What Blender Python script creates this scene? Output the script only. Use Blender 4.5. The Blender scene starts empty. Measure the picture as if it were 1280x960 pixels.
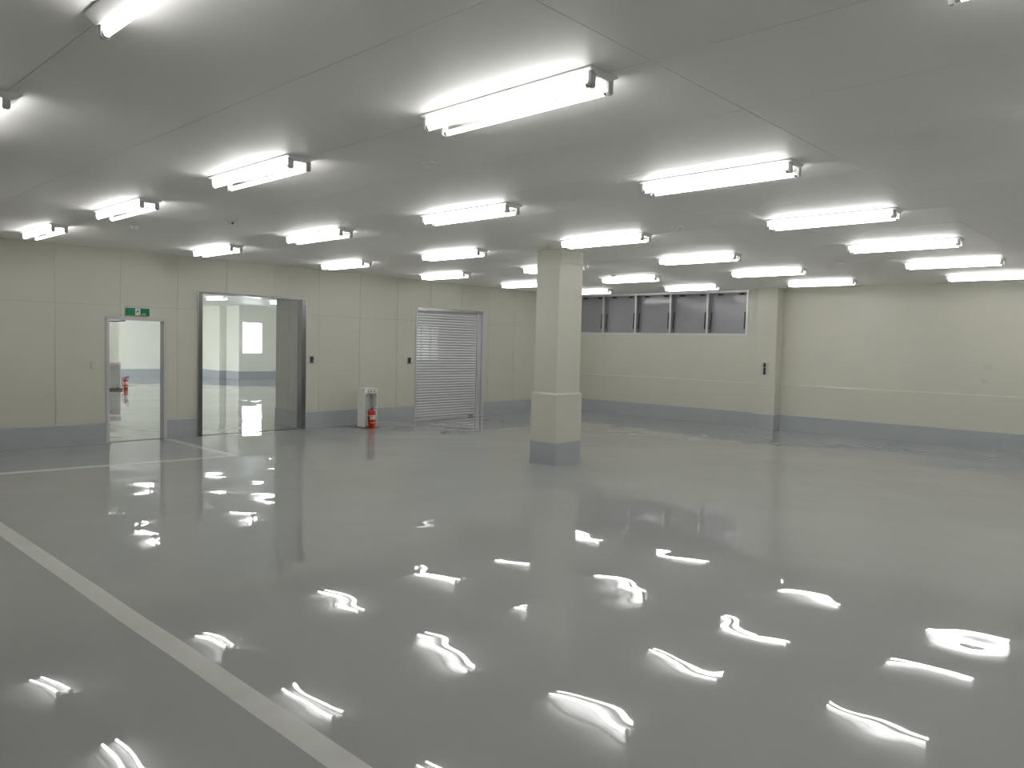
import bpy, bmesh, math, random
import numpy as np
from mathutils import Matrix, Vector
random.seed(4)
S = bpy.context.scene
COL = S.collection

# ------------------------------------------------------------------ camera
CAM_H, YAW, PITCH, ROLL, FPX = 1.695, 0.7538, -0.0515, 0.0239, 951.06
right = Vector((math.cos(YAW), math.sin(YAW), 0))
fwd = Vector((-math.sin(YAW) * math.cos(PITCH), math.cos(YAW) * math.cos(PITCH), math.sin(PITCH)))
upv = right.cross(fwd)
cr, sr = math.cos(ROLL), math.sin(ROLL)
rx = cr * right + sr * upv
ux = -sr * right + cr * upv
cam_d = bpy.data.cameras.new('camera')
cam_d.sensor_fit = 'HORIZONTAL'
cam_d.sensor_width = 36.0
cam_d.lens = FPX * 36.0 / 1280.0
cam_d.clip_start = 0.05
cam = bpy.data.objects.new('camera', cam_d)
M = Matrix((rx, ux, -fwd)).transposed().to_4x4()
M.translation = Vector((0, 0, CAM_H))
cam.matrix_world = M
COL.objects.link(cam)
S.camera = cam

# ------------------------------------------------------------------ world, exposure
SKY = 11.0
W = bpy.data.worlds.new('overcast_sky')
W.use_nodes = True
W.node_tree.nodes['Background'].inputs[0].default_value = (0.93, 0.97, 1.0, 1)
W.node_tree.nodes['Background'].inputs[1].default_value = SKY
S.world = W
vs = S.view_settings
vs.view_transform = 'Standard'
vs.look = 'None'
vs.gamma = 1.0
vs.use_curve_mapping = False
vs.exposure = 0.0
TUBE = 15.6            # emission of the fluorescent tubes

# ------------------------------------------------------------------ constants of the place
H = 3.046             # ceiling height
XA = -12.806          # shutter wall plane (left wall), faces +x
YB = 16.037           # window wall plane (back wall), faces -y
XR, YF = 3.6, -2.2    # walls behind and beside the camera
TA = 0.13             # thickness of the shutter wall
AX0 = XA - TA         # face of that wall on the far-room side

# ------------------------------------------------------------------ materials
def lin(c):
    c = c / 255.0
    return c / 12.92 if c <= 0.04045 else ((c + 0.055) / 1.055) ** 2.4
def rgb(r, g, b): return (lin(r), lin(g), lin(b), 1)
MATS = {}
def mat(name, col, rough=0.5, metal=0.0, var=0.0, scale=3.0, bump=0.0, bscale=60.0, coat=0.0, coat_rough=0.03, spec=0.5, emit=None, aniso=None):
    m = bpy.data.materials.new(name); m.use_nodes = True
    nt = m.node_tree; b = nt.nodes['Principled BSDF']
    b.inputs['Base Color'].default_value = col
    b.inputs['Roughness'].default_value = rough
    b.inputs['Metallic'].default_value = metal
    b.inputs['Specular IOR Level'].default_value = spec
    b.inputs['Coat Weight'].default_value = coat
    b.inputs['Coat Roughness'].default_value = coat_rough
    tc = nt.nodes.new('ShaderNodeTexCoord')
    if var:
        n = nt.nodes.new('ShaderNodeTexNoise'); n.inputs['Scale'].default_value = scale; n.inputs['Detail'].default_value = 5
        r = nt.nodes.new('ShaderNodeValToRGB')
        r.color_ramp.elements[0].position = 0.3; r.color_ramp.elements[1].position = 0.7
        r.color_ramp.elements[0].color = tuple(c * (1 - var) for c in col[:3]) + (1,)
        r.color_ramp.elements[1].color = tuple(min(1, c * (1 + var)) for c in col[:3]) + (1,)
        nt.links.new(tc.outputs['Object'], n.inputs['Vector'])
        nt.links.new(n.outputs['Fac'], r.inputs['Fac'])
        nt.links.new(r.outputs['Color'], b.inputs['Base Color'])
    if bump:
        n2 = nt.nodes.new('ShaderNodeTexNoise'); n2.inputs['Scale'].default_value = bscale; n2.inputs['Detail'].default_value = 3
        bp = nt.nodes.new('ShaderNodeBump'); bp.inputs['Distance'].default_value = bump; bp.inputs['Strength'].default_value = 1.0
        nt.links.new(tc.outputs['Object'], n2.inputs['Vector'])
        nt.links.new(n2.outputs['Fac'], bp.inputs['Height'])
        nt.links.new(bp.outputs['Normal'], b.inputs['Normal'])
    if emit:
        b.inputs['Emission Color'].default_value = emit[0]
        b.inputs['Emission Strength'].default_value = emit[1]
    MATS[name] = m
    return m

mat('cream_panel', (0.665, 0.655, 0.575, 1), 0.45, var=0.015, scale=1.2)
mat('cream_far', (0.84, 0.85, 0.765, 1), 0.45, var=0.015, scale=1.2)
mat('ceiling_white', (0.92, 0.92, 0.885, 1), 0.5, var=0.012, scale=0.8)
mat('joint', (0.45, 0.44, 0.38, 1), 0.8)
mat('ceiling_joint', (0.70, 0.70, 0.66, 1), 0.8)
mat('skirting_paint', (0.44, 0.475, 0.50, 1), 0.35, var=0.02, scale=2.0)
mat('white_steel', (0.78, 0.78, 0.76, 1), 0.35)
mat('reflector_white', (0.85, 0.85, 0.85, 1), 0.35)
mat('socket_white', (0.62, 0.62, 0.60, 1), 0.5)
mat('tube_glow', (0.9, 0.9, 0.9, 1), 0.4, emit=((1.0, 0.985, 0.965, 1), TUBE))
mat('stainless', (0.56, 0.57, 0.57, 1), 0.22, metal=1.0, var=0.03, scale=8)
mat('stainless_dark', (0.22, 0.225, 0.23, 1), 0.2, metal=1.0, var=0.05, scale=5)
mat('fin_grey', (0.34, 0.345, 0.36, 1), 0.4)
mat('shutter_steel', (0.66, 0.675, 0.69, 1), 0.36, metal=0.35, var=0.02, scale=4)
mat('door_frame_paint', (0.60, 0.60, 0.62, 1), 0.4)
mat('aluminium', (0.72, 0.73, 0.74, 1), 0.35, metal=0.35)
mat('wired_glass', (0.38, 0.385, 0.41, 1), 0.14, var=0.05, scale=1.5)
mat('dark_metal', (0.025, 0.025, 0.03, 1), 0.4)
mat('dark_plastic', (0.06, 0.06, 0.065, 1), 0.4)
mat('cover_pale', (0.62, 0.61, 0.57, 1), 0.4)
mat('plate_grey', (0.55, 0.54, 0.50, 1), 0.4)
mat('white_plastic', (0.86, 0.86, 0.84, 1), 0.35)
mat('exit_green', rgb(18, 130, 90), 0.35)
mat('sign_white', (0.85, 0.88, 0.82, 1), 0.4)
mat('extinguisher_red', rgb(205, 28, 24), 0.22, coat=0.4)
mat('print_red', rgb(190, 40, 50), 0.5)
mat('label_cream', (0.80, 0.76, 0.68, 1), 0.5)
mat('label_yellow', rgb(225, 170, 50), 0.5)
mat('label_print', rgb(120, 60, 60), 0.5)
mat('rubber', (0.03, 0.03, 0.035, 1), 0.6)
mat('line_paint', (0.69, 0.70, 0.665, 1), 0.45, var=0.04, scale=6, coat=1.0, coat_rough=0.006, spec=0.0)
mat('threshold_dark', (0.10, 0.10, 0.10, 1), 0.4)
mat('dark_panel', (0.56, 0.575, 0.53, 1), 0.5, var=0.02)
mat('concrete', (0.35, 0.35, 0.34, 1), 0.8, var=0.05)

# floor: grey self-levelling epoxy, wet-looking and slightly wavy
m = bpy.data.materials.new('epoxy_floor'); m.use_nodes = True; MATS['epoxy_floor'] = m
nt = m.node_tree; b = nt.nodes['Principled BSDF']
b.inputs['Roughness'].default_value = 0.45
b.inputs['Specular IOR Level'].default_value = 0.0
b.inputs['Coat Weight'].default_value = 1.0
b.inputs['Coat Roughness'].default_value = 0.006
b.inputs['Coat IOR'].default_value = 1.55
tc = nt.nodes.new('ShaderNodeTexCoord')
n = nt.nodes.new('ShaderNodeTexNoise'); n.inputs['Scale'].default_value = 0.5; n.inputs['Detail'].default_value = 4
r = nt.nodes.new('ShaderNodeValToRGB')
r.color_ramp.elements[0].position = 0.3; r.color_ramp.elements[1].position = 0.7
FC = (0.405, 0.415, 0.41)
r.color_ramp.elements[0].color = (FC[0] * .98, FC[1] * .98, FC[2] * .98, 1)
r.color_ramp.elements[1].color = (FC[0] * 1.02, FC[1] * 1.02, FC[2] * 1.02, 1)
nt.links.new(tc.outputs['Object'], n.inputs['Vector']); nt.links.new(n.outputs['Fac'], r.inputs['Fac']); nt.links.new(r.outputs['Color'], b.inputs['Base Color'])

# clear window glass (lets daylight through)
m = bpy.data.materials.new('clear_glass'); m.use_nodes = True; MATS['clear_glass'] = m
nt = m.node_tree; nt.nodes.clear()
o = nt.nodes.new('ShaderNodeOutputMaterial'); mx = nt.nodes.new('ShaderNodeMixShader'); tr = nt.nodes.new('ShaderNodeBsdfTransparent'); gl = nt.nodes.new('ShaderNodeBsdfGlossy')
tr.inputs[0].default_value = (0.95, 0.97, 0.96, 1); gl.inputs['Roughness'].default_value = 0.02; mx.inputs[0].default_value = 0.06
nt.links.new(tr.outputs[0], mx.inputs[1]); nt.links.new(gl.outputs[0], mx.inputs[2]); nt.links.new(mx.outputs[0], o.inputs['Surface'])

# ------------------------------------------------------------------ mesh helpers
class MB:
    def __init__(s): s.v = []; s.f = []; s.m = []
    def box(s, a, b, mi=0):
        x0, x1 = sorted((a[0], b[0])); y0, y1 = sorted((a[1], b[1])); z0, z1 = sorted((a[2], b[2]))
        k = len(s.v)
        s.v += [(x0, y0, z0), (x1, y0, z0), (x1, y1, z0), (x0, y1, z0), (x0, y0, z1), (x1, y0, z1), (x1, y1, z1), (x0, y1, z1)]
        for q in ((0, 3, 2, 1), (4, 5, 6, 7), (0, 1, 5, 4), (1, 2, 6, 5), (2, 3, 7, 6), (3, 0, 4, 7)):
            s.f.append(tuple(k + i for i in q)); s.m.append(mi)
        return s
    def prism(s, pts, axis, a, b, mi=0):
        """extrude a 2D outline along an axis; pts are the two other coords in cyclic order"""
        def P(p, t):
            return {'x': (t, p[0], p[1]), 'y': (p[1], t, p[0]), 'z': (p[0], p[1], t)}[axis]
        k = len(s.v); n = len(pts)
        s.v += [P(p, a) for p in pts] + [P(p, b) for p in pts]
        s.f.append(tuple(k + i for i in range(n))[::-1]); s.m.append(mi)
        s.f.append(tuple(k + n + i for i in range(n))); s.m.append(mi)
        for i in range(n):
            j = (i + 1) % n
            s.f.append((k + i, k + j, k + n + j, k + n + i)); s.m.append(mi)
        return s
    def frustum(s, a0, b0, z0, a1, b1, z1, mi=0):
        k = len(s.v)
        s.v += [(a0[0], a0[1], z0), (b0[0], a0[1], z0), (b0[0], b0[1], z0), (a0[0], b0[1], z0), (a1[0], a1[1], z1), (b1[0], a1[1], z1), (b1[0], b1[1], z1), (a1[0], b1[1], z1)]
        for q in ((0, 3, 2, 1), (4, 5, 6, 7), (0, 1, 5, 4), (1, 2, 6, 5), (2, 3, 7, 6), (3, 0, 4, 7)):
            s.f.append(tuple(k + i for i in q)); s.m.append(mi)
        return s
    def lathe(s, prof, c=(0, 0, 0), axis='z', n=20, mi=0):
        k = len(s.v)
        for (r_, t) in prof:
            for i in range(n):
                a = 2 * math.pi * i / n; p, q = r_ * math.cos(a), r_ * math.sin(a)
                d = {'z': (p, q, t), 'x': (t, p, q), 'y': (q, t, p)}[axis]
                s.v.append((c[0] + d[0], c[1] + d[1], c[2] + d[2]))
        for j in range(len(prof) - 1):
            for i in range(n):
                i2 = (i + 1) % n
                s.f.append((k + j * n + i, k + j * n + i2, k + (j + 1) * n + i2, k + (j + 1) * n + i)); s.m.append(mi)
        s.f.append(tuple(k + i for i in range(n))[::-1]); s.m.append(mi)
        e = k + (len(prof) - 1) * n
        s.f.append(tuple(e + i for i in range(n))); s.m.append(mi)
        return s
    def tube(s, pts, r_, n=8, mi=0):
        pts = [Vector(p) for p in pts]; k = len(s.v)
        for i, p in enumerate(pts):
            t = (pts[min(i + 1, len(pts) - 1)] - pts[max(i - 1, 0)]).normalized()
            u = t.cross(Vector((0, 0, 1)))
            if u.length < 1e-3: u = t.cross(Vector((0, 1, 0)))
            u.normalize(); w = t.cross(u)
            for j in range(n):
                a = 2 * math.pi * j / n
                s.v.append(tuple(p + u * r_ * math.cos(a) + w * r_ * math.sin(a)))
        for i in range(len(pts) - 1):
            for j in range(n):
                j2 = (j + 1) % n
                s.f.append((k + i * n + j, k + i * n + j2, k + (i + 1) * n + j2, k + (i + 1) * n + j)); s.m.append(mi)
        s.f.append(tuple(k + j for j in range(n))[::-1]); s.m.append(mi)
        e = k + (len(pts) - 1) * n; s.f.append(tuple(e + j for j in range(n))); s.m.append(mi)
        return s
    def mesh(s, name, mats, smooth=False):
        me = bpy.data.meshes.new(name); me.from_pydata(s.v, [], s.f)
        for mm in (mats if isinstance(mats, (list, tuple)) else [mats]): me.materials.append(MATS[mm])
        for i, p in enumerate(me.polygons): p.material_index = s.m[i]
        bm = bmesh.new(); bm.from_mesh(me); bmesh.ops.recalc_face_normals(bm, faces=bm.faces[:]); bm.to_mesh(me); bm.free()
        if smooth:
            me.polygons.foreach_set('use_smooth', [True] * len(me.polygons))
            try: me.set_sharp_from_angle(angle=math.radians(40))
            except Exception: pass
        me.update()
        return me
    def build(s, name, mats, parent=None, smooth=False, bevel=0.0):
        o = bpy.data.objects.new(name, s.mesh(name, mats, smooth)); COL.objects.link(o)
        if parent is not None: o.parent = parent
        if bevel:
            bv = o.modifiers.new('bevel', 'BEVEL'); bv.width = bevel; bv.segments = 2; bv.limit_method = 'ANGLE'
        return o
def empty(name, loc=(0, 0, 0), parent=None):
    e = bpy.data.objects.new(name, None); e.location = loc; e.empty_display_size = 0.1; COL.objects.link(e)
    if parent is not None: e.parent = parent
    return e
def tag(o, label, cat, group=None, kind=None):
    o['label'] = label; o['category'] = cat
    if group: o['group'] = group
    if kind: o['kind'] = kind
    return o
def struct(o, label, cat): return tag(o, label, cat, kind='structure')
def inst(name, me, loc=(0, 0, 0), parent=None):
    o = bpy.data.objects.new(name, me); o.location = loc; COL.objects.link(o)
    if parent is not None: o.parent = parent
    return o

# ------------------------------------------------------------------ floor
AXF, AY0, AY1 = -33.0, 3.4, 18.2        # far room extents
# the poured surface is very slightly wavy (about a millimetre), which is what bends its mirror images
def waves(X, Y):
    """sum of three octaves of smooth lattice noise, each scaled to an rms slope"""
    rng = np.random.RandomState(11)
    Z = np.zeros_like(X)
    for lam, slope in WAVES:
        T = rng.rand(128, 128)
        u, v = X / lam + 301.3, Y / lam + 211.7
        iu, iv = np.floor(u).astype(int), np.floor(v).astype(int)
        fu, fv = u - iu, v - iv
        def cub(t): return ((-.5 * t + 1.) * t - .5) * t, (1.5 * t - 2.5) * t * t + 1., ((-1.5 * t + 2.) * t + .5) * t, (.5 * t - .5) * t * t
        wu, wv = cub(fu), cub(fv)
        z = sum(wu[a] * wv[b_] * T[(iu + a - 1) % 128, (iv + b_ - 1) % 128] for a in range(4) for b_ in range(4))
        Z += (z - .5) * slope * lam / .40        # 0.40 / lam is the rms slope of this noise
    return Z - .003
WAVES = ((1.10, 0.0028), (.45, .0032), (.17, .0024))
def poured(x0, x1, y0, y1, step):
    nx, ny = int((x1 - x0) / step) + 1, int((y1 - y0) / step) + 1
    X, Y = np.meshgrid(np.linspace(x0, x1, nx), np.linspace(y0, y1, ny))
    Z = waves(X, Y)
    vv = np.stack([X.ravel(), Y.ravel(), Z.ravel()], 1)
    k = np.arange(ny * nx).reshape(ny, nx)
    ff = np.stack([k[:-1, :-1].ravel(), k[:-1, 1:].ravel(), k[1:, 1:].ravel(), k[1:, :-1].ravel()], 1)
    return vv, ff
v1, f1 = poured(XA - TA / 2, XR + .1, YF - .1, YB + .1, .05)
v2, f2 = poured(AXF - .1, XA - TA / 2, AY0 - .1, AY1 + .1, .08)
slab = MB().box((XA - TA / 2, YF - .3, -.15), (XR + .3, YB + .4, -.02)).box((AXF - .3, AY0 - .3, -.15), (XA - TA / 2, AY1 + .3, -.02))
n1, n2 = len(v1), len(v1) + len(v2)
fme = bpy.data.meshes.new('floor')
fme.from_pydata(np.concatenate([v1, v2]).tolist() + slab.v, [], np.concatenate([f1, f2 + n1]).tolist() + [tuple(n2 + q for q in f_) for f_ in slab.f])
fme.polygons.foreach_set('use_smooth', [True] * len(fme.polygons)); fme.materials.append(MATS['epoxy_floor']); fme.update()
floor = bpy.data.objects.new('floor', fme); COL.objects.link(floor)
struct(floor, 'glossy grey epoxy floor with wavy reflections of the lights', 'floor')

def paint(name, quad, label, th=0.0007):
    """a painted strip that lies on the wavy floor; quad = two short ends (a, d) and (b, c)"""
    a, b_, c, d_ = [np.array(q, float) for q in quad]
    if np.linalg.norm(b_ - a) < np.linalg.norm(d_ - a): a, b_, c, d_ = d_, a, b_, c
    n = int(np.linalg.norm(b_ - a) / .05) + 2; mw = 5
    U, V = np.meshgrid(np.linspace(0, 1, n), np.linspace(0, 1, mw))
    P = (1 - V)[..., None] * ((1 - U)[..., None] * a + U[..., None] * b_) + V[..., None] * ((1 - U)[..., None] * d_ + U[..., None] * c)
    Zw = waves(P[..., 0], P[..., 1])
    top = np.dstack([P[..., 0], P[..., 1], Zw + th]).reshape(-1, 3); bot = np.dstack([P[..., 0], P[..., 1], Zw - .0008]).reshape(-1, 3)
    k = np.arange(n * mw).reshape(mw, n); N_ = n * mw
    ff = np.stack([k[:-1, :-1].ravel(), k[:-1, 1:].ravel(), k[1:, 1:].ravel(), k[1:, :-1].ravel()], 1).tolist()
    rim = list(k[0, :]) + list(k[1:, -1]) + list(k[-1, -2::-1]) + list(k[-2:0:-1, 0])
    ff += [(int(rim[q]), int(rim[(q + 1) % len(rim)]), int(rim[(q + 1) % len(rim)]) + N_, int(rim[q]) + N_) for q in range(len(rim))]
    me = bpy.data.meshes.new(name); me.from_pydata(top.tolist() + bot.tolist(), [], ff); me.materials.append(MATS['line_paint'])
    me.polygons.foreach_set('use_smooth', [q < (n - 1) * (mw - 1) for q in range(len(ff))]); me.update()
    bm = bmesh.new(); bm.from_mesh(me); bmesh.ops.recalc_face_normals(bm, faces=bm.faces[:])
    if sum(f_.normal.z for f_ in bm.faces) < 0: bmesh.ops.reverse_faces(bm, faces=bm.faces[:])
    bmesh.ops.split_edges(bm, edges=[e_ for e_ in bm.edges if len(e_.link_faces) == 2 and abs(e_.link_faces[0].normal.z - e_.link_faces[1].normal.z) > .5])
    bm.to_mesh(me); bm.free()
    o = bpy.data.objects.new(name, me); COL.objects.link(o)
    return tag(o, label, 'floor line')
paint('floor_line', [(-10.85, 1.672), (2.5, 1.672), (2.5, 1.800), (-10.85, 1.800)], 'wide pale painted stripe running along the bare side of the floor')
paint('floor_line', [(-10.82, 1.802), (-10.68, 1.802), (-10.33, 5.18), (-10.47, 5.18)], 'thin pale painted line crossing the floor in front of the open door')
paint('floor_line', [(-12.74, 5.185), (-10.30, 5.185), (-10.30, 5.305), (-12.74, 5.305)], 'short pale painted line from between door and wide opening out across the floor')

# ------------------------------------------------------------------ wall with the openings (left)
DOOR = (4.325, 5.268, -.03, 1.992)
OPEN = (5.778, 7.876, -.03, 2.475)
SHUT = (10.563, 12.66, -.03, 2.46)
HOLES = [DOOR, OPEN, SHUT]
def rect_minus(rects, hole):
    out = []
    for (a, b, c, d) in rects:
        A, B, C, D = hole
        if B <= a or A >= b or D <= c or C >= d: out.append((a, b, c, d)); continue
        if a < A: out.append((a, A, c, d))
        if B < b: out.append((B, b, c, d))
        a2, b2 = max(a, A), min(b, B)
        if c < C: out.append((a2, b2, c, C))
        if D < d: out.append((a2, b2, D, d))
    return out
PT = 0.008
rs = [(YF, YB + .3, -.03, H)]
for h_ in HOLES: rs = rect_minus(rs, h_)
mb = MB()
for (a, b, c, d) in rs: mb.box((XA - PT, a, c), (AX0, b, d))
wall_left = struct(mb.build('wall_left', 'joint'), 'cream panelled wall holding the door, wide opening and roller shutter', 'wall')
YS = [YF, -1.9, -.98, -.06, .86, 1.78, 2.70, 3.62, 4.55, 5.45, 6.30, 7.21, 8.16, 9.11, 10.06, 10.98, 11.90, 12.79, 13.66, 14.56, 15.48, YB]
G = 0.004
SK = 0.32
for i in range(len(YS) - 1):
    for (z0, z1) in ((SK, 2.165), (2.165, H)):
        rr = [(YS[i] + G / 2, YS[i + 1] - G / 2, z0 + (G / 2 if z0 > 1 else 0), z1 - (G / 2 if z1 < 3 else 0))]
        for h_ in HOLES: rr = rect_minus(rr, h_)
        if not rr: continue
        mb = MB()
        for (a, b, c, d) in rr: mb.box((XA - PT, a, c), (XA, b, d))
        mb.build('panel', 'cream_panel', wall_left)
# skirting
sk = MB()
segs = [(YF, YB, -.03, SK)]
for h_ in HOLES: segs = rect_minus(segs, h_)
for (a, b, c, d) in segs:
    sk.prism([(c, XA - PT), (c, XA + .014), (d - .012, XA + .014), (d, XA + .002), (d, XA - PT)], 'y', a, b)
struct(sk.build('baseboard_left', 'skirting_paint'), 'blue-grey painted skirting along the panelled shutter wall', 'skirting')

# back wall
WX0, WX1, WZ0, WZ1 = XA, -7.865, 2.025, H
DEPTH = 0.22
mb = MB()
mb.box((WX1, YB, -.03), (XR + .2, YB + .3, H)); mb.box((XA - TA, YB, -.03), (WX1, YB + .3, WZ0))
mb.box((WX0 - TA, YB + DEPTH + .03, WZ0), (WX1, YB + .3, H))
wall_back = struct(mb.build('wall_back', 'cream_panel'), 'plain cream wall below and beside the strip of high windows', 'wall')
PX0, PX1, PY = -7.53, -7.035, 15.72
WZ = 0.985
def wains(name, x0, x1, parent):
    w = MB(); w.prism([(YB + .001, SK), (YB + .001, WZ), (YB - .004, WZ), (YB - .022, WZ - .018), (YB - .022, SK)], 'x', x0, x1)
    return w.build(name, 'cream_panel', parent)
wains('wainscot', XA, PX0, wall_back); wains('wainscot', PX1, XR, wall_back)
pl = MB().box((PX0 + .02, PY + .02, WZ), (PX1 - .02, YB, H)).build('pilaster', 'cream_panel', wall_back, bevel=.006)
w = MB(); w.box((PX0, PY, SK), (PX1, YB, WZ - .018)); w.frustum((PX0, PY), (PX1, YB), WZ - .018, (PX0 + .018, PY + .018), (PX1 - .018, YB), WZ)
w.build('cladding', 'cream_panel', pl)
sk = MB()
prof = lambda y: [(y, -.03), (y, SK), (y - .027, SK), (y - .030, SK - .006), (y - .030, -.03)]
sk.prism(prof(YB), 'x', XA, PX0 - .004); sk.prism(prof(YB), 'x', PX1 + .004, XR)
sk.box((PX0 - .004, PY - .004, -.03), (PX1 + .004, YB, SK))
struct(sk.build('baseboard_back', 'skirting_paint'), 'blue-grey painted skirting along the window wall and its pilaster', 'skirting')

# walls behind the camera
for nm, a, b, lb in (('wall_right', (XR, YF - .2, -.03), (XR + .2, YB, H), 'plain cream wall opposite the shutter wall'),
                     ('wall_front', (XA - TA, YF - .2, -.03), (XR, YF, H), 'plain cream wall opposite the window wall')):
    struct(MB().box(a, b).build(nm, 'cream_panel'), lb, 'wall')
struct(MB().box((XR - .03, YF + .03, 0), (XR, YB - .03, SK)).build('baseboard_right', 'skirting_paint'), 'blue-grey skirting opposite the shutter wall', 'skirting')
struct(MB().box((XA + .014, YF, 0), (XR, YF + .03, SK)).build('baseboard_front', 'skirting_paint'), 'blue-grey skirting opposite the window wall', 'skirting')

# ------------------------------------------------------------------ ceiling of long panels
CG = 0.004
ceil = MB().box((XA - TA, YF - .2, H + .003), (XR + .2, YB + .3, H + .15)).build('ceiling', 'ceiling_joint')
struct(ceil, 'off-white panelled ceiling of the main hall carrying the light rows', 'ceiling')
yc = [YF] + [1.20 + .945 * k for k in range(-3, 16)] + [YB + .22]
yc = sorted(v for v in yc if YF <= v <= YB + .23)
for i in range(len(yc) - 1):
    xs = [XA] + ([-8.9, -2.05] if i % 4 < 2 or yc[i] < 5.4 else [-9.9, -3.49]) + [XR]
    for j in range(len(xs) - 1):
        MB().box((xs[j] + CG / 2, yc[i] + CG / 2, H), (xs[j + 1] - CG / 2, yc[i + 1] - CG / 2, H + .003)).build('ceiling_panel', 'ceiling_white', ceil)

# ------------------------------------------------------------------ far room shell (beyond the openings)
OPX0, OPX1, OPZ, YD, XD = -32.2, -28.2, 2.75, 8.3, -26.3
far = MB()
far.box((AXF - .2, YD, -.03), (AXF, 14.9, H))                                  # far end wall
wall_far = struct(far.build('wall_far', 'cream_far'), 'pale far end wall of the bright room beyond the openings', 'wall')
st = MB()
st.box((AXF - .2, 14.9, -.03), (-30.9, 15.2, H))                               # stepped corner
WNY0, WNY1, WNZ0, WNZ1 = 15.33, 16.27, 1.05, 2.39
st.box((-30.9, 15.2, -.03), (-29.8, WNY0, H)); st.box((-30.1, WNY1, -.03), (-29.8, AY1, H))
st.box((-30.1, WNY0, -.03), (-29.8, WNY1, WNZ0)); st.box((-30.1, WNY0, WNZ1), (-29.8, WNY1, H))
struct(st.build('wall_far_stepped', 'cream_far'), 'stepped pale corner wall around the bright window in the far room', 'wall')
BX0, BX1, BZ0, BZ1 = -23.4, -20.8, 1.0, 2.4
sd = MB(); sd.box((-30.1, AY1, -.03), (BX0, AY1 + .2, H)); sd.box((BX1, AY1, -.03), (AX0, AY1 + .2, H)); sd.box((BX0, AY1, -.03), (BX1, AY1 + .2, BZ0)); sd.box((BX0, AY1, BZ1), (BX1, AY1 + .2, H))
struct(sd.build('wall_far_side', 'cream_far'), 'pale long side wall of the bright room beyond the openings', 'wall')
ns = MB()
ns.box((XD, AY0 - .2, -.03), (AX0, AY0, H)); ns.box((XD - .2, AY0 - .2, -.03), (XD, YD, H))
ns.box((AXF - .2, YD - .2, -.03), (OPX0, YD, H)); ns.box((OPX1, YD - .2, -.03), (XD - .2, YD, H)); ns.box((OPX0, YD - .2, OPZ), (OPX1, YD, H))  # unseen wall, set inward so its doorway throws more daylight on the corner
struct(ns.build('wall_far_yard', 'cream_far'), 'pale wall of the far room with an unseen doorway placed for daylight', 'wall')
struct(MB().box((AXF - .2, AY0 - .2, H), (AX0, AY1 + .2, H + .15)).build('ceiling_far', 'ceiling_white'), 'off-white ceiling of the bright room beyond the openings', 'ceiling')
struct(MB().box((OPX0 - 6, YD - 12, -.15), (XD - .25, YD - .3, -.03)).build('ground_yard', 'concrete'), 'concrete yard outside the unseen far doorway', 'ground')
bf = MB()
bf.box((AXF, YD, -.03), (AXF + .02, 14.88, SK)); bf.box((AXF + .02, 14.88, -.03), (-30.88, 14.9, SK)); bf.box((-30.9, 14.9, -.03), (-30.88, 15.18, SK))
bf.box((-30.88, 15.18, -.03), (-29.78, 15.2, SK)); bf.box((-29.8, 15.2, -.03), (-29.78, AY1, SK))
struct(bf.build('baseboard_far', 'skirting_paint'), 'blue-grey skirting around the far end of the bright room', 'skirting')
# stub wall beside the opening, in shade
SX1, SX0, SY = AX0, -13.88, 7.87
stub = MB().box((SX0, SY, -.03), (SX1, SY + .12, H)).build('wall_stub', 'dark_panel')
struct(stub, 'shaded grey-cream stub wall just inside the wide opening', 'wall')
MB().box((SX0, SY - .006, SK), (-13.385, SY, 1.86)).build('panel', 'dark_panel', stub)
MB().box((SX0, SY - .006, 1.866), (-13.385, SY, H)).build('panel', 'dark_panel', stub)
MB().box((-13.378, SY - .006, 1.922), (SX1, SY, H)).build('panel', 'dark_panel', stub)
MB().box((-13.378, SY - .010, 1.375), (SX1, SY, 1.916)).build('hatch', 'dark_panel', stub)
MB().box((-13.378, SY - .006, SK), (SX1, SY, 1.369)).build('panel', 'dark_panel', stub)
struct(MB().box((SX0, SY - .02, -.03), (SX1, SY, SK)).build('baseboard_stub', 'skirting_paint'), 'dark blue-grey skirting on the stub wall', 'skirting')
# joint boards of the far end wall: wainscot ledge
MB().box((AXF, YD, SK), (AXF + .015, 14.88, 1.07)).build('wainscot', 'cream_far', wall_far)
# far window
wf = empty('window_2', (-29.85, (WNY0 + WNY1) / 2, WNZ0)); struct(wf, 'small blown-out daylight window at the far end of the bright room', 'window')
fm = MB(); q = .04; hw = (WNY1 - WNY0) / 2; hh = WNZ1 - WNZ0
fm.box((-.05, -hw, 0), (.05, -hw + q, hh)); fm.box((-.05, hw - q, 0), (.05, hw, hh)); fm.box((-.05, -hw + q, 0), (.05, hw - q, q)); fm.box((-.05, -hw + q, hh - q), (.05, hw - q, hh))
fm.build('window_frame', 'aluminium', wf)
MB().box((-.004, -hw + q, q), (.004, hw - q, hh - q)).build('pane', 'clear_glass', wf)
wb = empty('added_window_band', ((BX0 + BX1) / 2, AY1 + .1, BZ0)); struct(wb, 'unseen window band added to bring daylight into the far room', 'window')  # added window band, out of view, to brighten the far window wall
fm = MB(); hw = (BX1 - BX0) / 2; hh = BZ1 - BZ0; q = .05
fm.box((-hw, -.04, 0), (hw, .04, q)); fm.box((-hw, -.04, hh - q), (hw, .04, hh))
for k in range(6): xx = -hw + k * (2 * hw - q) / 5; fm.box((xx, -.04, q), (xx + q, .04, hh - q))
fm.build('window_frame', 'aluminium', wb)
for k in range(5):
    xx = -hw + k * (2 * hw - q) / 5
    MB().box((xx + q, -.004, q), (xx + (2 * hw - q) / 5, .004, hh - q)).build('pane', 'clear_glass', wb)
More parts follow.
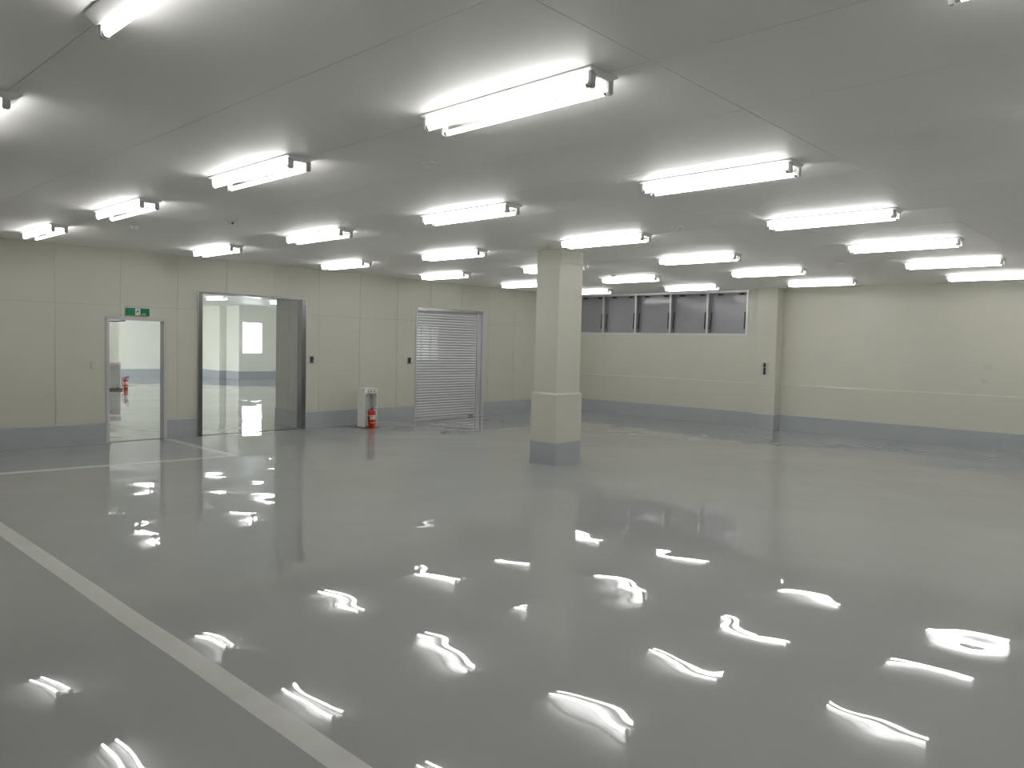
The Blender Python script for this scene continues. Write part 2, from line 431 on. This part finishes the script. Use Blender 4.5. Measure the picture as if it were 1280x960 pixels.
# pillar of the far room, seen through the open door
tag(MB().box((-26.9, 8.3, -.03), (-26.3, 9.30, H)).build('far_pillar', 'cream_far'), 'pale square pillar standing behind the white stand in the far room', 'pillar')
# sky portals guide the daylight through the far window, the unseen doorway and the added window band
def portal(loc, sx, sy, rot):
    d = bpy.data.lights.new('daylight_portal', 'AREA'); d.shape = 'RECTANGLE'; d.size = sx; d.size_y = sy; d.cycles.is_portal = True
    o = bpy.data.objects.new('daylight_portal', d); o.location = loc; o.rotation_euler = rot; COL.objects.link(o)
portal(((OPX0 + OPX1) / 2, YD - .1, OPZ / 2), OPX1 - OPX0, OPZ, (math.radians(90), 0, 0))
portal(((BX0 + BX1) / 2, AY1 + .1, (BZ0 + BZ1) / 2), BX1 - BX0, BZ1 - BZ0, (math.radians(-90), 0, 0))
portal((-29.95, (WNY0 + WNY1) / 2, (WNZ0 + WNZ1) / 2), WNZ1 - WNZ0, WNY1 - WNY0, (0, math.radians(-90), 0))

# ------------------------------------------------------------------ pillar
X0, X1, Y0, Y1 = -7.31, -6.835, 8.20, 8.775
pil = empty('pillar', ((X0 + X1) / 2, (Y0 + Y1) / 2, 0)); tag(pil, 'cream square pillar with thicker lower cladding and blue-grey foot', 'pillar')
a, b = (X1 - X0) / 2, (Y1 - Y0) / 2; I = .026
MB().box((-a + I, -b + I, .9), (a - I, b - I, H)).build('shaft', 'cream_panel', pil, bevel=.005)
c = MB(); c.box((-a, -b, SK), (a, b, 1.005)); c.frustum((-a, -b), (a, b), 1.005, (-a + .022, -b + .022), (a - .022, b - .022), 1.027)
c.build('cladding', 'cream_panel', pil, bevel=.003)
MB().box((-a - .003, -b - .003, -.012), (a + .003, b + .003, SK)).build('skirting', 'skirting_paint', pil, bevel=.006)
MB().box((a - I - .001, -b + I + .03, 2.862), (a - I + .0015, b - I, 2.868)).build('joint_strip', 'joint', pil)

# ------------------------------------------------------------------ high strip window
win = empty('window_1', ((WX0 + WX1) / 2, YB, WZ0)); struct(win, 'strip of five high grey windows in white frame under the ceiling', 'window')
cx = (WX0 + WX1) / 2; Lh = (WX1 - WX0) / 2; WH = WZ1 - WZ0
f = MB(); t = .045
f.box((-Lh, -.012, 0), (Lh, DEPTH, t)); f.box((-Lh, -.012, WH - t), (Lh, DEPTH, WH)); f.box((-Lh, -.012, t), (-Lh + t, DEPTH, WH - t)); f.box((Lh - t, -.012, t), (Lh, DEPTH, WH - t))
f.build('window_frame', 'aluminium', win)
mul = [-11.87, -10.87, -9.87, -8.88]
for mx_ in mul:
    mo = MB().box((mx_ - cx - .022, -.008, t), (mx_ - cx + .022, .03, WH - t)).build('mullion', 'aluminium', win)
    MB().box((mx_ - cx - .018, .03, t), (mx_ - cx + .018, DEPTH, WH - t)).build('fin', 'fin_grey', mo)
ed = [WX0 + t] + mul + [WX1 - t]
for i in range(5):
    l = ed[i] - cx + (.022 if i else 0); r_ = ed[i + 1] - cx - (.022 if i < 4 else 0)
    s_ = MB(); z0, z1 = t, WH - t; q = .03; y0_, y1_ = .14, .19
    s_.box((l, y0_, z0), (l + q, y1_, z1)); s_.box((r_ - q, y0_, z0), (r_, y1_, z1)); s_.box((l + q, y0_, z0), (r_ - q, y1_, z0 + q)); s_.box((l + q, y0_, z1 - q), (r_ - q, y1_, z1))
    sash = s_.build('sash', 'fin_grey', win)
    pn = MB().box((l + q, .16, z0 + q), (r_ - q, .166, z1 - q)).build('pane', 'wired_glass', sash)
    for sx_, dx_ in ((l + .04, .03), (r_ - .06, .01)):
        MB().tube([(sx_, .045, z0 + .10), (sx_ + dx_ * .5, .045, z0 + .28), (sx_ + dx_, .045, z0 + .49)], .014).build('stay_bar', 'dark_metal', sash)
    for sx_ in (l + .25 * (r_ - l), r_ - .2 * (r_ - l)):
        h_ = MB(); h_.box((sx_ - .06, .10, z1 - .045), (sx_ + .06, .14, z1 - .02)); h_.box((sx_ - .02, .085, z1 - .055), (sx_ + .02, .105, z1 - .015)); h_.build('hinge', 'dark_metal', sash)

# ------------------------------------------------------------------ door with green sign
d = empty('door_1', (XA, DOOR[0], 0)); struct(d, 'open white-framed single doorway under the green exit sign', 'door')
wd = DOOR[1] - DOOR[0]; ht = DOOR[3]; fw_ = .05
f = MB(); f.box((-TA - .01, 0, -.02), (.018, fw_, ht)); f.box((-TA - .01, wd - fw_, -.02), (.018, wd, ht)); f.box((-TA - .01, fw_, ht - fw_), (.018, wd - fw_, ht))
f.build('door_frame', 'door_frame_paint', d, bevel=.002)
MB().box((-TA / 2 - .02, fw_, 0), (-TA / 2 + .02, wd - fw_, .003)).build('threshold', 'threshold_dark', d)
leaf = MB().box((-TA - .93, fw_ - .035, .01), (-TA - .035, fw_ + .003, ht - fw_)).build('door_leaf', 'door_frame_paint', d)
lv = MB().tube([(-TA - .86, fw_ + .0, 1.0), (-TA - .86, fw_ + .05, 1.0), (-TA - .75, fw_ + .05, 1.0)], .009); lv.build('handle', 'stainless', leaf)
for z in (.22, 1.0, 1.75):
    MB().lathe([(.008, -.05), (.008, .05)], c=(-TA - .018, fw_ + .006, z), n=10).build('hinge', 'dark_metal', d)
cl = MB(); cl.box((-TA - .30, fw_ + .003, ht - .14), (-TA - .08, fw_ + .045, ht - .085))
clo = cl.build('door_closer', 'socket_white', d)
MB().tube([(-TA - .12, fw_ + .03, ht - .075), (-TA - .10, fw_ + .2, ht - .07), (-.07, fw_ + .27, ht - .06)], .008).build('closer_arm', 'dark_metal', clo)

# exit sign
e = empty('exit_sign', (XA, 4.803, 2.018)); tag(e, 'green emergency exit sign with white running figure above the door', 'exit sign')
MB().box((0, -.182, 0), (.022, .182, .118)).build('sign_body', 'exit_green', e, bevel=.002)
MB().box((.0218, -.038, .008), (.0235, .038, .112)).build('pictogram_ground', 'sign_white', e)
pg = MB(); zz = .0245
def blob(pts): pg.prism([(y, z) for y, z in pts], 'x', .023, zz)
blob([(.004, .088), (.014, .088), (.018, .095), (.014, .102), (.004, .102), (0, .095)])
blob([(-.014, .058), (.006, .052), (.012, .082), (-.004, .084)])
blob([(-.014, .058), (-.004, .056), (-.018, .034), (-.034, .034), (-.034, .041), (-.022, .042)])
blob([(-.004, .058), (.006, .052), (.022, .036), (.014, .014), (.006, .017), (.012, .034)])
blob([(.010, .078), (.028, .064), (.025, .058), (.008, .068)])
blob([(-.004, .082), (-.028, .072), (-.026, .064), (-.004, .072)])
pg.build('running_figure', 'exit_green', e)
tx = MB()
for k in range(4): tx.box((.0218, .062 + k * .016, .026), (.0232, .073 + k * .016, .036))
tx.box((.0218, .062, .019), (.0232, .125, .022)); tx.build('lettering', 'sign_white', e)
MB().box((.0, -.182, -.006), (.02, .182, 0)).build('lower_edge', 'label_yellow', e)

# ------------------------------------------------------------------ wide opening with stainless frame
d = empty('door_2', (XA, OPEN[0], 0)); struct(d, 'wide open doorway lined with stainless steel frame', 'doorway')
wd = OPEN[1] - OPEN[0]; ht = OPEN[3]
for nm, A, B in (('jamb', (-TA - .012, .014, -.02), (.018, .09, ht - .014)), ('jamb', (-TA - .012, wd - .09, -.02), (.018, wd - .014, ht - .014)), ('frame_head', (-TA - .012, .09, ht - .035), (.018, wd - .09, ht - .014))):
    MB().box(A, B).build(nm, 'stainless_dark', d, bevel=.003)
for nm, A, B in (('edge_trim', (-.01, 0, -.02), (.024, .014, ht)), ('edge_trim', (-.01, wd - .014, -.02), (.024, wd, ht)), ('edge_trim', (-.01, .014, ht - .014), (.020, wd - .014, ht))):
    MB().box(A, B).build(nm, 'stainless' if B[1] < .1 or A[1] > 1 else 'stainless_dark', d)
MB().box((-TA / 2 - .02, .09, 0), (-TA / 2 + .02, wd - .09, .003)).build('threshold', 'threshold_dark', d)

# ------------------------------------------------------------------ roller shutter
d = empty('door_3', (XA, SHUT[0], 0)); struct(d, 'closed silver roller shutter with horizontal slats', 'roller shutter')
wd = SHUT[1] - SHUT[0]; ht = SHUT[3]
RC = -.075
for A, B in (((-TA, 0, -.02), (.012, .035, ht)), ((-TA, wd - .075, -.02), (.012, wd, ht))):
    MB().box(A, B).build('guide_rail', 'shutter_steel', d, bevel=.002)
MB().box((RC - .005, wd - .20, -.02), (RC + .03, wd - .075, ht - .06)).build('guide_rail', 'shutter_steel', d, bevel=.002)
MB().box((-TA, .035, ht - .06), (.016, wd - .075, ht)).build('shutter_head', 'stainless', d, bevel=.003)
MB().box((RC - .02, .035, -.02), (RC + .010, wd - .075, .04)).build('bottom_bar', 'shutter_steel', d, bevel=.003)
N = 40; P = (ht - .06 - .04) / N
sm = MB(); pr = []
for k in range(7):
    tt = k / 6; pr.append((.003 + tt * (P - .006), .012 * math.sin(math.pi * tt) ** .7))
sm.prism([(z, -.012) for z in (.0,)] + [(0, 0)] + [(z, x) for z, x in pr] + [(P - .001, 0), (P - .001, -.012)], 'y', .035, wd - .075)
slat = sm.mesh('slat', 'shutter_steel')
for k in range(N): inst('slat', slat, (RC, 0, .04 + k * P), d)
MB().box((RC + .012, wd - .42, .012), (RC + .032, wd - .28, .030)).build('pull_handle', 'dark_metal', d)

# ------------------------------------------------------------------ switches, outlets and wall boxes
def plate(name, origin, w_, h_, label, cat, axis, body, inner, slot=None):
    e = empty(name, origin); tag(e, label, cat)
    def bx(u0, u1, z0, z1, t0, t1):
        return MB().box((t0, u0, z0), (t1, u1, z1)) if axis == 'x' else MB().box((u0, -t0, z0), (u1, -t1, z1))
    bx(-w_ / 2, w_ / 2, -h_ / 2, h_ / 2, 0, .012).build('cover_plate', body, e, bevel=.003)
    for (u0, u1, z0, z1, mm) in inner:
        bx(u0, u1, z0, z1, .012, .020).build('button' if cat != 'outlet' else 'socket_face', mm, e)
    return e
plate('switch_box', (XA, 8.015, 1.318), .115, .145, 'small dark control switch box right beside the stainless doorway', 'switch', 'x', 'plate_grey',
      [(-.048, .020, -.062, .062, 'dark_plastic'), (.026, .046, -.05, -.01, 'white_plastic')])
plate('switch_box', (XA, 10.41, 1.305), .125, .145, 'small dark control switch box right beside the roller shutter', 'switch', 'x', 'plate_grey',
      [(-.052, .020, -.062, .062, 'dark_plastic'), (.028, .052, -.05, .03, 'white_plastic')])
plate('wall_outlet', (XA, 4.145, 1.23), .09, .12, 'pale outlet plate on the panelled wall beside the open door', 'outlet', 'x', 'cover_pale', [(-.02, .02, -.04, .04, 'cover_pale')])
plate('control_box', ((PX0 + PX1) / 2, PY + .02, 1.305), .16, .28, 'white control box with dark vertical slot on the pilaster', 'control box', 'y', 'plate_grey',
      [(-.028, .022, -.125, .026, 'dark_metal'), (-.028, .022, .036, .125, 'dark_metal')])
plate('wall_outlet', (-3.18, YB, 1.50), .13, .10, 'upper of two small pale plates on the plain cream wall', 'outlet', 'y', 'cover_pale', [(-.045, .045, -.05, -.025, 'cover_pale')])
plate('wall_outlet', (-3.21, YB, 1.235), .10, .10, 'lower of two small pale plates on the plain cream wall', 'outlet', 'y', 'cover_pale', [(-.035, .035, -.05, -.03, 'cover_pale')])

# ------------------------------------------------------------------ smoke detectors and sprinkler-like fittings on the ceiling
dm_plate = MB().box((-.055, -.055, -.006), (.055, .055, 0)).mesh('base_plate', 'white_plastic')
dm_dome = MB().lathe([(.046, -.006), (.046, -.024), (.040, -.034), (.022, -.042), (.008, -.044)], n=20).mesh('sensor_dome', 'white_plastic', True)
dm_slot = MB().lathe([(.0470, -.0195), (.0470, -.0165)], n=20).mesh('vent_ring', 'plate_grey', True)
for (x, y, lb) in ((-4.45, 3.79, 'white smoke detector on ceiling nearest to the wide floor stripe'),
                   (-4.52, 7.45, 'white smoke detector on ceiling in the bay before the pillar'),
                   (-9.9, 3.68, 'white smoke detector on ceiling near the open door'),
                   (-4.28, 11.65, 'white smoke detector on ceiling out from the pilaster'),
                   (-8.42, 11.65, 'white smoke detector on ceiling between pillar and high windows')):
    e = empty('smoke_detector', (x, y, H)); tag(e, lb, 'smoke detector', 'smoke detectors on the hall ceiling')
    inst('base_plate', dm_plate, (0, 0, 0), e); inst('sensor_dome', dm_dome, (0, 0, 0), e); inst('vent_ring', dm_slot, (0, 0, 0), e)
e = empty('ceiling_hook', (-8.5, 4.25, H)); tag(e, 'small flat metal bracket on ceiling in front of the wide opening', 'bracket')
MB().box((-.075, -.02, -.012), (.075, .02, 0)).build('bracket_plate', 'stainless', e)
MB().lathe([(.012, -.03), (.012, -.012)], n=12).build('bolt', 'dark_metal', e)

# ------------------------------------------------------------------ fire extinguishers and stands
def make_stand(name, loc, rz, label, deep=.24, w_=.30, h_=.775, foot=.012, t=.018):
    e = empty(name, loc); e.rotation_euler.z = rz; tag(e, label, 'stand')
    b_ = MB(); b_.box((-deep, -w_ / 2, foot), (-deep + t, w_ / 2, h_)); b_.box((-deep + t, -w_ / 2, foot), (0, -w_ / 2 + t, h_)); b_.box((-deep + t, w_ / 2 - t, foot), (0, w_ / 2, h_)); b_.box((-deep + t, -w_ / 2 + t, h_ - t), (0, w_ / 2 - t, h_))
    b_.build('stand_body', 'white_plastic', e)
    MB().box((-t, -w_ / 2 + t, h_ - .10), (0, w_ / 2 - t, h_ - t)).build('header', 'white_plastic', e)
    for k in (-1, 0, 1):
        g = MB(); yy = k * .075
        g.box((0, yy - .022, h_ - .052), (.0015, yy + .022, h_ - .046)); g.box((0, yy - .003, h_ - .08), (.0015, yy + .003, h_ - .035))
        g.box((0, yy - .02, h_ - .075), (.0015, yy - .012, h_ - .056)); g.box((0, yy + .012, h_ - .075), (.0015, yy + .02, h_ - .056)); g.build('lettering', 'print_red', e)
    MB().box((0, -w_ * .25, h_ - .022), (.0015, w_ / 2 - .03, h_ - .016)).build('header_stripe', 'print_red', e)
    MB().box((-deep - .01, -w_ / 2 - .02, 0), (.015, w_ / 2 + .05, foot)).build('base_plate', 'threshold_dark', e)
    return e
def make_ext(name, loc, rz, label, z=0.0):
    e = empty(name, loc); e.rotation_euler.z = rz; tag(e, label, 'fire extinguisher')
    R_ = .064
    body = MB().lathe([(R_ - .006, 0), (R_, .006), (R_, .30), (R_ - .004, .325), (R_ - .016, .345), (.026, .358), (.022, .372)], n=28).build('cylinder', 'extinguisher_red', e, True)
    def wrap(z0, z1, a0, a1, mm, nm):
        m_ = MB(); n = 14; k = 0
        for i in range(n + 1):
            a = a0 + (a1 - a0) * i / n
            for rr in (R_ + .0005, R_ + .0012):
                for zq in (z0, z1): m_.v.append((rr * math.cos(a), rr * math.sin(a), zq))
        for i in range(n):
            q = 4 * i; p = q + 4
            m_.f += [(q + 2, p + 2, p + 3, q + 3), (q, q + 1, p + 1, p), (q + 1, q + 3, p + 3, p + 1), (q, p, p + 2, q + 2)]; m_.m += [0] * 4
        m_.build(nm, mm, body, True)
    wrap(.243, .262, -1.5, 1.2, 'label_cream', 'label')
    wrap(.178, .236, -1.3, 1.1, 'label_cream', 'label')
    wrap(.155, .170, -1.3, 1.1, 'label_print', 'label')
    wrap(.105, .125, -1.2, 1.0, 'label_yellow', 'label')
    for zq in (.200, .215): wrap(zq, zq + .005, -1.0, .9, 'print_red', 'label')
    MB().lathe([(.020, .370), (.020, .395), (.014, .40)], n=16).build('valve', 'dark_metal', e, True)
    hd = MB(); hd.tube([(0, -.015, .398), (0, .03, .412), (0, .10, .437)], .008); hd.build('squeeze_lever', 'dark_metal', e)
    MB().tube([(0, .0, .393), (0, .05, .392), (0, .105, .382)], .008).build('carry_handle', 'dark_metal', e)
    MB().tube([(0, -.015, .385), (.005, -.055, .385), (.01, -.085, .355), (.012, -.098, .30), (.012, -.098, .22), (.012, -.088, .15)], .010).build('hose', 'rubber', e, True)
    MB().lathe([(.010, .10), (.012, .15), (.009, .155)], c=(.012, -.086, 0), n=12).build('nozzle', 'rubber', e, True)
    MB().lathe([(.013, -.004), (.013, .004)], c=(.012, .0, .388), axis='x', n=14).build('safety_pin', 'label_yellow', e, True)
    return e
make_stand('extinguisher_stand', (-12.215, 8.985, 0), 0, 'white open-front extinguisher stand with red marks by the panelled wall')
make_ext('fire_extinguisher', (-12.105, 8.925, 0), 0, 'red fire extinguisher with cream label in front of the white stand')
make_stand('extinguisher_stand', (-25.0, 8.70, 0), -.35, 'white extinguisher stand in the far room seen through the open door', w_=.36, h_=.86, foot=.05, t=.04)
make_ext('fire_extinguisher', (-24.88, 8.985, 0), -.35, 'red fire extinguisher beside the far white stand, seen through open door')

# ------------------------------------------------------------------ fluorescent fixtures
LF = 1.27
def fixture_meshes(n_tubes):
    hw = .112 if n_tubes == 2 else .075
    nar = .040 if n_tubes == 2 else .030
    dz = .042
    g = MB()
    g.prism([(-hw, 0), (-hw, -.010), (-nar, -dz), (nar, -dz), (hw, -.010), (hw, 0)], 'x', -LF / 2, LF / 2)
    house = g.mesh('housing', 'reflector_white')
    tube = MB().lathe([(.0155, -.585), (.0155, .585)], axis='x', n=12).mesh('tube', 'tube_glow', True)
    sk_ = MB(); sk_.prism([(-.019, -.018), (-.019, -.086), (-.010, -.096), (.010, -.096), (.019, -.086), (.019, -.018)], 'x', -.009, .009)
    sock = sk_.mesh('lamp_socket', 'socket_white')
    cp = MB().lathe([(.016, -.012), (.016, .012)], axis='x', n=12).mesh('tube_cap', 'stainless', True)
    ys = (-.072, .072) if n_tubes == 2 else (0.0,)
    return house, tube, sock, cp, ys
F2, F1 = fixture_meshes(2), fixture_meshes(1)
def fixture(x, y, label, group, kit):
    house, tube, sock, cp, ys = kit
    e = empty('fluorescent_light', (x, y, H)); tag(e, label, 'ceiling light', group)
    inst('housing', house, (0, 0, 0), e)
    zt = -.077
    for yy in ys:
        tb = inst('tube', tube, (0, yy, zt), e)
        for sx_ in (-1, 1):
            inst('lamp_socket', sock, (sx_ * (LF / 2 - .020), yy, 0), e)
            inst('tube_cap', cp, (sx_ * .597, 0, 0), tb)
ORD = ['first', 'second', 'third', 'fourth', 'fifth', 'sixth', 'seventh']
x0_, y0_, sx_, sy_ = -11.2166, 0.7438, 2.7608, 2.3017
for r_ in range(1, 7):
    for c_ in range(6):
        fixture(x0_ + sx_ * c_, y0_ + sy_ * r_ + (-.02 if (r_, c_) == (1, 4) else .012), 'twin-tube fluorescent ceiling light, %s row from window wall, %s from shutter wall' % (ORD[6 - r_], ORD[c_]), 'twin-tube lights on the hall ceiling', F2)
for c_ in range(6):
    fixture(x0_ + sx_ * c_, 1.20, 'single-tube fluorescent ceiling light above the floor stripe, %s from shutter wall' % ORD[c_], 'single-tube lights on the hall ceiling', F1)
for i, x in enumerate((-24.65, -21.45, -18.25, -15.05)):
    for j, y in enumerate((5.0, 7.1, 9.45, 11.8, 14.15)):
        if i == 3 and j in (1, 2): continue
        fixture(x, y, 'fluorescent light on far room ceiling, %s column from its window, %s row from its doorway' % (ORD[i], ORD[j]), 'lights on the far room ceiling', F2)
